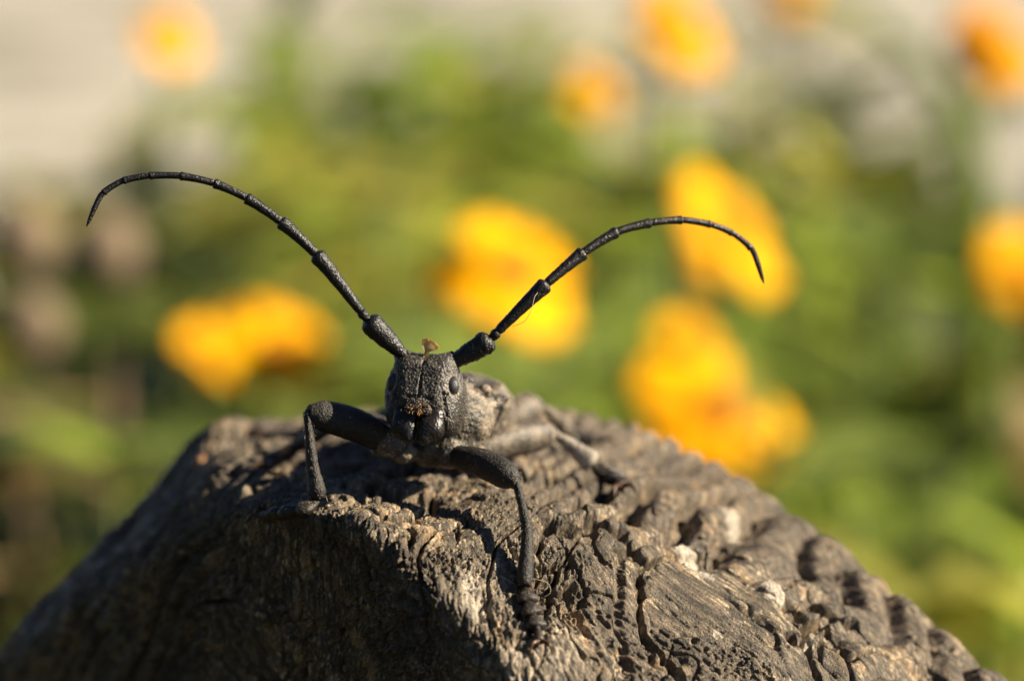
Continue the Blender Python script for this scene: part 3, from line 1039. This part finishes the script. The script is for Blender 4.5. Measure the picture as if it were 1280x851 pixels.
def slab(outline, depth, bend, name, label, cat):
    n = len(outline); o = np.array(outline, float); c = o.mean(0)
    vs = []
    for sgn in (-1, 1):
        for ringk in (1.0, .55):
            for q in o:
                pp = c + (q - c) * ringk
                vs.append((pp[0], pp[1], bend * ((pp[0] - c[0]) ** 2) + sgn * depth * (0.6 + .4 * (1 - ringk))))
        vs.append((c[0], c[1], sgn * depth))
    f = []
    for sgn, b0 in ((-1, 0), (1, 2 * n + 1)):
        for i in range(n):
            j = (i + 1) % n
            t3 = [(b0 + i, b0 + j, b0 + n + j), (b0 + i, b0 + n + j, b0 + n + i), (b0 + n + i, b0 + n + j, b0 + 2 * n)]
            f += t3 if sgn > 0 else [q[::-1] for q in t3]
    for i in range(n):
        j = (i + 1) % n
        f += [(i, 2 * n + 1 + i, 2 * n + 1 + j), (i, 2 * n + 1 + j, j)]
    return np.array(vs), np.array(f)


v, f = slab([(-.25, 2.35), (-.1, 2.9), (-.35, 3.55), (-.3, 4.05), (.05, 4.2), (.4, 3.95), (.75, 3.5), (.6, 3.25), (.15, 3.0), (.1, 2.3)], .06, .5, '', '', '')
v[:, :2] = np.array([0, 2.3]) + (v[:, :2] - np.array([0, 2.3])) * np.array([1.25, .85]); v[:, 2] += -1.15 - 0.25 * (v[:, 1] - 2.3); v[:, 0] += .1
v = H2W(v); v += 0.05 * np.stack([fbm(v / .3, 2, 101 + i) for i in range(3)], -1)
link('dry_flake', mesh_from('dry_flake', v, f, 3), M_flake, label="tiny tan flake of plant debris stuck on top of the beetle's head", category='flake')

M_fibre = plain('pale_fibre', (0.6, 0.52, 0.4), 0.4, transl=(0.4, (0.6, 0.5, 0.35)))
v, f = tube(catmull([P(640, 408, .5), P(655, 402, .2), P(664, 388, 0), P(668, 372, 0.3), P(672, 366, .6)], 24), .022, ns=5)
link('plant_fibre', mesh_from('plant_fibre', v, f, 3), M_fibre, label='hair-thin pale fibre hanging from the right antenna', category='fibre')
for pts, lab_ in (([(626, 719), (640, 728), (652, 731)], 'pale fibre sticking out left of the front foot, upper one'),
                  ([(629, 740), (640, 742), (655, 744)], 'pale fibre sticking out left of the front foot, lower one'),
                  ([(663, 722), (684, 728), (688, 740), (678, 747)], 'curled pale fibre right of the front foot')):
    hw = hit(*pts[-1]); w_ = hw[1] * CP - hw[2] * SP
    v, f = tube(catmull([P(q[0], q[1], w_ - .25) for q in pts], 14), .025, ns=5)
    link('plant_fibre', mesh_from('plant_fibre', v, f, 3), M_fibre, label=lab_, category='fibre')

# ================================================================= GARDEN BEHIND
def ray(px, py, dist):
    """point in metres on the line of sight at a distance along the view axis"""
    return (P(px, py, dist * 1000 - D) + np.array([0, 0, Z0])) * 0.001


def leaf_verts(base, d, side, L, W, droop, nseg=4):
    """a folded, tapering leaf: rows of three points"""
    up = np.cross(side, d)
    rows = []
    for i in range(nseg + 1):
        t = i / nseg
        c = base + d * (L * t) - np.array([0, 0, 1]) * droop * L * t * t
        w = W * math.sin(math.pi * (0.06 + 0.94 * t) ** 0.75) * .5 + 1e-4
        rows += [c - side * w + up * w * .35, c, c + side * w + up * w * .35]
    return rows


def leaf_faces(n0, nseg=4):
    f = []
    for i in range(nseg):
        a = n0 + 3 * i
        f += [(a, a + 1, a + 4, a + 3), (a + 1, a + 2, a + 5, a + 4)]
    return f


G_GREEN = [plain('leaf_green', (0.17, 0.23, 0.035), .33, .5, noise=(0.23, 0.28, 0.045), noise_scale=30, transl=(0.5, (0.42, 0.52, 0.07))),
           plain('leaf_olive', (0.28, 0.27, 0.05), .6, .15, noise=(0.34, 0.31, 0.07), noise_scale=30, transl=(0.5, (0.58, 0.56, 0.10))),
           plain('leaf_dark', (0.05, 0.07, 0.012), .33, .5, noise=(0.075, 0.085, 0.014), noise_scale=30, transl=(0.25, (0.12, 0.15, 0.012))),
           plain('leaf_blue_green', (0.19, 0.25, 0.06), .6, .15, noise=(0.24, 0.30, 0.08), noise_scale=30, transl=(0.45, (0.42, 0.52, 0.10))),
           plain('leaf_dry', (0.24, 0.16, 0.075), .7, .1, noise=(0.34, 0.25, 0.13), noise_scale=30, transl=(0.3, (0.32, 0.21, 0.08)))]
G_STEM = plain('stem_green', (0.09, 0.13, 0.03), .6, noise=(0.12, 0.15, 0.04), noise_scale=40)
G_STEM_DRY = plain('stem_dry', (0.17, 0.115, 0.06), .7, noise=(0.24, 0.17, 0.10), noise_scale=40)
G_SEED = plain('seed_head_tan', (0.15, 0.11, 0.07), .8, .2, noise=(0.22, 0.165, 0.11), noise_scale=200)
G_PETAL = plain('petal_yellow', (0.88, 0.42, 0.0), .6, .08, noise=(0.92, 0.54, 0.0), noise_scale=60, transl=(0.35, (0.92, 0.48, 0.0)))
G_PETAL_OR = plain('petal_orange', (0.84, 0.38, 0.0), .6, .08, noise=(0.88, 0.45, 0.0), noise_scale=60, transl=(0.4, (0.9, 0.45, 0.0)))
G_DISC = plain('flower_disc', (0.26, 0.075, 0.006), .8, .1, noise=(0.42, 0.15, 0.01), noise_scale=300, bump=.001)


def stem_tube(a, b, r0, r1, bend=0.02):
    m = (a + b) / 2 + np.array([random.uniform(-bend, bend), random.uniform(-bend, bend), 0])
    return tube(catmull([a, m, b], 12), np.linspace(r0, r1, 12), ns=6)


def foliage(base, top_h, spread, n, L, W, pts=None):
    """leaves set along several stems; returns (stem mesh data, leaf mesh data)"""
    stems, lv, lf = [], [], []
    ns = max(3, int(n / 22))
    tips = []
    for s in range(ns):
        a = random.uniform(0, 2 * math.pi); rr = spread * math.sqrt(random.random())
        tip = base + np.array([math.cos(a) * rr, math.sin(a) * rr, top_h * random.uniform(.65, 1.0)])
        foot = base + np.array([math.cos(a) * rr * .25, math.sin(a) * rr * .25, 0])
        stems.append(stem_tube(foot, tip, .0028, .0012)); tips.append((foot, tip))
    for i in range(n):
        foot, tip = tips[i % ns]
        t = random.uniform(.18, 1.0)
        c = foot + (tip - foot) * t
        a = random.uniform(0, 2 * math.pi); e = random.uniform(-.1, .9)
        d = np.array([math.cos(a) * math.cos(e), math.sin(a) * math.cos(e), math.sin(e)])
        side = np.cross(d, (0, 0, 1)); side /= np.linalg.norm(side)
        l = L * random.uniform(.6, 1.2)
        lf += leaf_faces(len(lv)); lv += leaf_verts(c, d, side, l, W * random.uniform(.7, 1.2), random.uniform(.1, .6))
    return merge(stems), (np.array(lv), np.array(lf))


def mm(name, v, f, mat, parent, base):
    f = np.asarray(f)
    return link(name, mesh_from(name, v - base, f, f.shape[1], scale=1, off=(0, 0, 0)), mat, parent)


def plant(name, px, top_py, dist, spread, n, L, W, gmat, label, category='plant', group=None, smat=None, thick=1):
    tip = ray(px, top_py, dist)
    base = np.array([tip[0], tip[1], 0.0]); h = max(.08, tip[2])
    (sv_, sf_), (lv, lf) = foliage(base, h, spread, n, L, W)
    root = link(name, None, label=label, category=category, group=group)
    root.location = base
    mm('stem', sv_, sf_, smat or G_STEM, root, base)
    mm('foliage', lv, lf, gmat, root, base)
    return root


def flower_head(root, base, c, nrm, R, pet, cone=.15, npet=7, seed=0):
    rnd = random.Random(seed)
    nrm = np.asarray(nrm, float); nrm /= np.linalg.norm(nrm)
    u = np.cross(nrm, (0.2, .1, 1)); u /= np.linalg.norm(u); w = np.cross(nrm, u)
    vs, fs = [], []
    for k in range(npet):
        a = 2 * math.pi * k / npet + rnd.uniform(-.12, .12)
        d = u * math.cos(a) + w * math.sin(a); s = -u * math.sin(a) + w * math.cos(a)
        L = R * rnd.uniform(.78, 1.08); n0 = len(vs)
        lift = cone + rnd.uniform(-.35, .3); pw = rnd.uniform(.7, 1.1)
        for i in range(6):
            t = .12 + .88 * i / 5
            wd = R * (.12 + .30 * math.sin(min(1, t * 1.05) * 1.9) * pw)
            for j in (-1, -.5, 0, .5, 1):
                tip = (1 - .10 * abs(math.sin(j * 4.5))) if i == 5 else 1
                q = c + d * (L * t * tip) + s * (wd * j * (.72 if i == 5 else 1)) + nrm * (R * (lift * t - .22 * t * t + .05 * math.cos(j * 6) * t))
                vs.append(q)
        for i in range(5):
            for j in range(4):
                x = n0 + i * 5 + j
                fs.append((x, x + 1, x + 6, x + 5))
    hd = mm('flower_head', np.array(vs), np.array(fs), pet, root, base)
    sd = hd.modifiers.new('thickness', 'SOLIDIFY'); sd.thickness = .0004
    dv = []
    for i in range(7):
        ph = math.pi / 2 * i / 6
        for j in range(14):
            a = 2 * math.pi * j / 14
            rr = R * .34 * math.sin(ph + .02)
            dv.append(c + u * rr * math.cos(a) + w * rr * math.sin(a) + nrm * (R * .17 * math.cos(ph) + (.0008 if (i + j) % 2 else 0)))
    mm('flower_centre', np.array(dv), grid_faces(14, 7, True), G_DISC, hd, base)
    mm('sepals', *tube(catmull([c - nrm * R * .28, c - nrm * R * .02], 6), np.array([.06, .14, .2, .24, .26, .2]) * R, ns=10), G_STEM, hd, base)


def flower_plant(heads, base_px, dist, label, leaves=70, spread=.06, gm=0, group=None):
    """heads: list of (px, py, distance, radius m, normal, petal material)"""
    c0 = ray(heads[0][0], heads[0][1], dist)
    base = np.array([ray(base_px, 600, dist)[0], c0[1] + .02, 0.0])
    root = link('yellow_flower_plant', None, label=label, category='flower', group=group)
    root.location = base
    hgt = min(ray(h[0], h[1], h[2])[2] for h in heads)
    (sv_, sf_), (lv, lf) = foliage(base, hgt * .82, spread, leaves, .06, .012)
    stems = [(sv_, sf_)]
    for k, (px, py, dd, R, nr, pm) in enumerate(heads):
        c = ray(px, py, dd)
        nn = np.asarray(nr, float) / np.linalg.norm(nr)
        b = c - nn * R * .25
        stems.append(tube(catmull([base + np.array([.004 * k, 0, 0]), base + (b - base) * np.array([.35, .35, .55]), b - nn * R * .5, b], 20), np.linspace(.0026, .0014, 20), ns=6))
        flower_head(root, base, c, nr, R, pm, seed=len(label) + k)
    v, f = merge(stems)
    mm('stem', v, f, G_STEM, root, base)
    mm('foliage', lv, lf, G_GREEN[gm], root, base)


FR = (0.15, -0.75, 0.62)
flower_plant([(640, 342, .74, .0225, (.35, -.42, .8), G_PETAL)], 655, .74, 'yellow flower between the two antennae, level with the right antenna joints')
flower_plant([(905, 285, .86, .0235, (.62, -.5, .5), G_PETAL)], 930, .86, 'yellow flower behind the drooping tip of the right antenna')
flower_plant([(895, 515, .70, .0225, (0.1, -.42, .9), G_PETAL), (860, 425, .72, .0095, (.2, -.8, .5), G_PETAL)], 900, .70, 'large yellow flower rising just behind the right slope of the stump')
flower_plant([(258, 437, .78, .0105, (.4, -.6, .6), G_PETAL), (340, 440, .76, .0165, (.4, -.6, .6), G_PETAL)], 310, .82, 'pair of yellow flowers, one small and one larger, below the left antenna')
flower_plant([(212, 48, 1.25, .016, (.4, -.7, .6), G_PETAL)], 215, 1.25, 'single small yellow flower above the left antenna against pale gravel')
flower_plant([(850, 38, 1.05, .021, (.3, -.7, .6), G_PETAL)], 860, 1.05, 'yellow flower in front of the pale path, right of the tall green clump')
flower_plant([(1245, 60, 1.15, .022, (.2, -.7, .6), G_PETAL_OR)], 1250, 1.15, 'orange flower beside the dark diagonal blade leaf')
flower_plant([(1282, 335, .9, .017, (.2, -.7, .6), G_PETAL)], 1285, .9, 'yellow flower low among bright upright leaves at the bed edge')
flower_plant([(740, 118, 1.3, .015, (.2, -.7, .6), G_PETAL)], 742, 1.3, 'faint small yellow flower in front of the pale path')
flower_plant([(990, -14, 1.25, .014, (.2, -.7, .6), G_PETAL_OR)], 990, 1.25, 'small orange flower on the tallest stem')

# leafy plants: photograph column, height of the tip, distance, spread, leaves, leaf size, kind
K = ['mid green', 'olive green', 'dark green', 'pale blue-green']
PL = [
    (430, -10, 1.55, .10, 190, .10, .030, 0, 'tallest {} leafy plant, standing against the pale gravel'), (500, 40, 1.35, .09, 170, .09, .028, 1, 'tall {} leafy plant beside the tallest green plant'),
    (380, 150, 1.25, .10, 190, .08, .026, 1, '{} leafy plant at the foot of the tallest green plant'), (470, 200, 1.1, .08, 190, .08, .026, 0, "{} leafy plant seen above the beetle's left antenna base"),
    (545, 240, 1.2, .09, 170, .09, .026, 0, '{} leafy plant left of the yellow flower between the antennae'), (330, 260, 1.0, .08, 170, .07, .024, 1, '{} leafy plant behind the middle of the left antenna'),
    (640, 310, 1.45, .10, 170, .09, .028, 0, '{} leafy plant behind the yellow flower between the antennae'), (420, 330, .85, .07, 170, .06, .02, 0, '{} leafy plant right of the yellow flower pair'),
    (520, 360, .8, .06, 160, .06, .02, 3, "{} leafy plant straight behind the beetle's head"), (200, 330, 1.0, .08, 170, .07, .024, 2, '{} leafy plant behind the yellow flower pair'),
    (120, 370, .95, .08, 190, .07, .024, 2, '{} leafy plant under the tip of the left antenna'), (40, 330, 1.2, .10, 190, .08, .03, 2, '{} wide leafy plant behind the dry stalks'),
    (250, 285, 1.35, .09, 150, .09, .028, 1, '{} leafy plant bordering the pale gravel near the single small flower'), (170, 480, .75, .06, 170, .055, .02, 2, '{} low leafy plant left of the yellow flower pair'),
    (60, 520, .8, .05, 130, .06, .022, 0, '{} sunlit leafy plant among the dry stalks'), (760, 350, 1.0, .08, 160, .08, .026, 0, '{} leafy plant under the bend of the right antenna'),
    (800, 400, .85, .07, 160, .07, .022, 0, '{} leafy plant left of the large flower over the right slope'), (700, 430, .72, .06, 150, .055, .018, 3, '{} leafy plant below the flower between the antennae'),
    (980, 420, .85, .07, 170, .06, .022, 0, '{} leafy plant right of the large flower over the right slope'), (1060, 300, 1.05, .09, 190, .08, .028, 1, '{} leafy plant between the blade leaf and the antenna-tip flower'),
    (1040, 480, .8, .07, 190, .06, .022, 0, '{} dense leafy plant over the right slope of the stump'), (1130, 500, .75, .06, 170, .06, .022, 0, '{} leafy plant below the foot of the blade leaf'),
    (1200, 570, .7, .06, 170, .06, .022, 0, '{} leafy plant in front of the low yellow flower at the bed edge'), (1260, 520, .75, .06, 170, .06, .022, 2, '{} leafy plant below the low yellow flower at the bed edge'),
    (1090, 620, .62, .05, 150, .05, .02, 1, '{} low leafy plant close behind the right edge of the stump'), (1180, 200, 1.2, .05, 150, .14, .03, 0, '{} plant with long upright leaves beside the blade leaf'),
    (1230, 250, 1.1, .07, 160, .10, .03, 2, '{} leafy plant just above the low yellow flower'), (1020, 150, 1.5, .08, 120, .08, .03, 2, '{} leafy plant in front of the pale path under the blade leaf'),
    (880, 130, 1.6, .08, 100, .09, .03, 1, '{} leafy plant under the yellow flower by the pale path'), (770, 20, 1.7, .05, 60, .09, .03, 1, '{} thin plant left of the yellow flower by the pale path'),
    (680, 40, 1.9, .06, 70, .09, .03, 0, '{} sparse plant against the pale gravel near the faint flower'), (560, 480, .7, .06, 160, .05, .018, 0, '{} low leafy plant hidden behind the beetle body'),
    (450, 450, .72, .06, 160, .05, .018, 0, '{} low leafy plant behind the left front knee'), (1250, 650, .62, .05, 150, .05, .02, 0, '{} low leafy plant right of the stump slope'),
    (930, 370, 1.15, .08, 160, .08, .026, 3, '{} leafy plant behind the antenna-tip flower'), (20, 700, .55, .03, 60, .05, .02, 1, '{} small bright plant close to the left flank of the stump'),
    (90, 285, 1.5, .10, 120, .09, .03, 1, '{} leafy plant at the pale gravel edge above the left antenna tip'), (310, 90, 1.8, .08, 90, .09, .03, 1, '{} thin plant right of the single small flower'),
    (300, 30, 1.9, .05, 50, .08, .03, 0, '{} sparse plant with its tip beside the single small flower'), (350, -30, 2.0, .06, 80, .10, .03, 2, '{} tall plant behind the olive plants at the gravel edge'),
    (545, -30, 1.8, .05, 60, .10, .03, 0, '{} slender plant rising right of the tallest green plant'), (660, -40, 1.6, .04, 44, .09, .028, 0, '{} slender tall plant in front of the gravel above the antennae flower'),
    (720, -20, 1.5, .04, 40, .08, .026, 2, '{} slender plant left of the yellow path flower'), (800, 90, 1.5, .05, 60, .08, .028, 0, '{} plant rising between the path flower and the antenna-tip flower'),
    (950, -30, 1.7, .05, 50, .09, .03, 1, '{} slender plant right of the yellow path flower'), (1090, 30, 1.6, .05, 60, .09, .03, 2, '{} plant leaning on the blade leaf'),
    (1160, -20, 1.7, .05, 60, .10, .03, 0, '{} slender tall plant behind the blade leaf'), (1010, 90, 1.8, .06, 90, .09, .03, 2, '{} bushy plant in front of the gravel left of the blade leaf'),
    (1240, 130, 1.6, .06, 70, .10, .03, 0, '{} plant below the orange flower at the path'), (870, 170, 1.5, .05, 60, .08, .03, 2, '{} plant just above the antenna-tip flower'),
    (20, 180, 1.7, .06, 60, .09, .03, 1, '{} plant at the gravel edge over the seed heads'), (160, 200, 1.6, .05, 60, .08, .03, 2, '{} plant at the gravel edge above the left antenna tip bend'),
    (600, 200, 1.7, .06, 80, .10, .03, 1, '{} plant at the gravel edge above the flower between the antennae'), (1110, 300, 1.3, .07, 150, .09, .03, 3, '{} leafy plant left of the long upright leaves'),
]
for (px, py, d_, sp_, n_, L_, W_, k_, lb_) in PL:
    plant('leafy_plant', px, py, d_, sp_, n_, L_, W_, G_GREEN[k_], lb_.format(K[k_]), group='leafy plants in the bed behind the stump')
# unseen dense dark shrubs, added to keep sky light off the stump's front
for x_, y_, h_, lb_ in ((-.66, .02, .95, 'unseen dark green shrub added left of the stump to shade it'), (-.62, -.5, 1.0, 'unseen dark green shrub added at the front corner to dim the stump'), (-.18, -.95, .9, 'unseen dark green shrub added behind the camera to dim the stump')):
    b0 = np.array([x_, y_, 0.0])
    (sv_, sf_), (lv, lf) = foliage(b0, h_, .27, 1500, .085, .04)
    root = link('shade_shrub', None, label=lb_, category='shrub', group='unseen dark shrubs added for shade')
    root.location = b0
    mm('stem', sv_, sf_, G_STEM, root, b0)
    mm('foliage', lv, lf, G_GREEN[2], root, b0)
# dry brown stalks at the left
for px, py, d_, lb_ in [(130, 470, .85, 'dry brown stalk beside the dark low plant near the yellow flower pair'), (30, 430, .9, 'tallest dry brown stalk in front of the wide dark plant'),
                        (110, 560, .8, 'short dry brown stalk close behind the left flank of the stump'), (60, 600, .75, 'withered low brown stalk behind the small bright plant'),
                        (20, 560, .85, 'dry brown stalk next to the sunlit green plant'), (1190, 420, 1.1, 'dry brown stalk between the long upright leaves and the olive plant'),
                        (1240, 440, 1.0, 'dry brown stalk beneath the low yellow flower at the bed edge')]:
    plant('dry_stalk', px, py, d_, .035, 40, .06, .02, G_GREEN[4], lb_, group='dry stalks in the bed', smat=G_STEM_DRY)
# stalks that end in a pale dry seed head
for px, py, d_, R_, lb_ in [(130, 312, .95, .011, 'dry stalk with a round pale tan seed head under the left antenna tip'), (28, 300, 1.0, .012, 'dry stalk with the largest pale seed head, beside the wide dark plant'),
                            (40, 408, .9, .009, 'dry stalk with a small tan seed head above the sunlit green plant')]:
    c = ray(px, py, d_); b0 = np.array([c[0] + .01, c[1] + .01, 0.0])
    root = link('seed_stalk', None, label=lb_, category='dry stalk', group='dry stalks in the bed')
    root.location = b0
    v, f = tube(catmull([b0, b0 + (c - b0) * np.array([.2, .4, .55]), c], 16), np.linspace(.0026, .0014, 16), ns=6)
    mm('stem', v, f, G_STEM_DRY, root, b0)
    ph = np.linspace(0.03, math.pi - .03, 14); az = np.linspace(0, 2 * math.pi, 18, endpoint=False)
    A, Bz = np.meshgrid(az, ph)
    rad = R_ * (1 + 0.10 * ((np.arange(14)[:, None] + np.arange(18)[None, :]) % 2))
    v = c + np.stack([rad * np.sin(Bz) * np.cos(A), rad * np.sin(Bz) * np.sin(A), rad * 1.1 * np.cos(Bz)], -1).reshape(-1, 3)
    mm('seed_head', v, grid_faces(18, 14, True), G_SEED, root, b0)


# the long blade leaf at upper right, rising from the right and arching over to the left
b0 = np.array([*ray(1225, 600, 1.05)[:2], 0.0])
root = link('blade_leaf_plant', None, label='long dark green blade leaf arching up in front of the pale path', category='plant')
root.location = b0
cen = catmull([b0, ray(1218, 330, 1.05), ray(1165, 100, 1.05), ray(1060, 5, 1.05), ray(960, -25, 1.05)], 34)
v, f = tube(cen, np.interp(np.linspace(0, 1, 34), [0, .2, .7, 1], [.003, .006, .0075, .001]), np.full(34, .0012), ns=8, up=(0, 1, 0.3))
mm('blade', v, f, G_GREEN[0], root, b0)

# low ground cover and grass
def grass(name, n, x0, x1, y0, y1, h0, h1, mat, label, seed):
    r_ = np.random.default_rng(seed)
    x = r_.uniform(x0, x1, n); y = r_.uniform(y0, y1, n)
    m = np.hypot(x - .002, y - .024) > .09
    x, y = x[m], y[m]; n = len(x)
    h = r_.uniform(h0, h1, n); a = r_.uniform(0, 2 * math.pi, n); ln = r_.uniform(.1, .6, n) * h; w = r_.uniform(.003, .007, n)
    b = np.stack([x, y, np.full(n, -.01)], -1)
    sd = np.stack([np.cos(a), np.sin(a), 0 * a], -1); fw = np.stack([-np.sin(a), np.cos(a), 0 * a], -1)
    up = np.array([0, 0, 1.])
    v = np.stack([b - sd * w[:, None], b + sd * w[:, None],
                  b + fw * (ln * .35)[:, None] + up * (h * .6)[:, None] - sd * (w * .8)[:, None], b + fw * (ln * .35)[:, None] + up * (h * .6)[:, None] + sd * (w * .8)[:, None],
                  b + fw * ln[:, None] + up * h[:, None] - sd * .0004, b + fw * ln[:, None] + up * h[:, None] + sd * .0004], 1).reshape(-1, 3)
    k = np.arange(n)[:, None] * 6
    f = np.vstack([k + np.array([0, 1, 3, 2]), k + np.array([2, 3, 5, 4])])
    link(name, mesh_from(name, v, f, 4, scale=1, off=(0, 0, 0)), mat, kind='stuff', label=label, category='grass')


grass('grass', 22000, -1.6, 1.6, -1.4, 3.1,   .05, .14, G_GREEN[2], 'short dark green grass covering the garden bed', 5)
grass('dry_grass', 4000, -1.6, 0.2, .2, 3.2, .04, .12, G_GREEN[4], 'dry tan grass scattered among the green plants', 6)
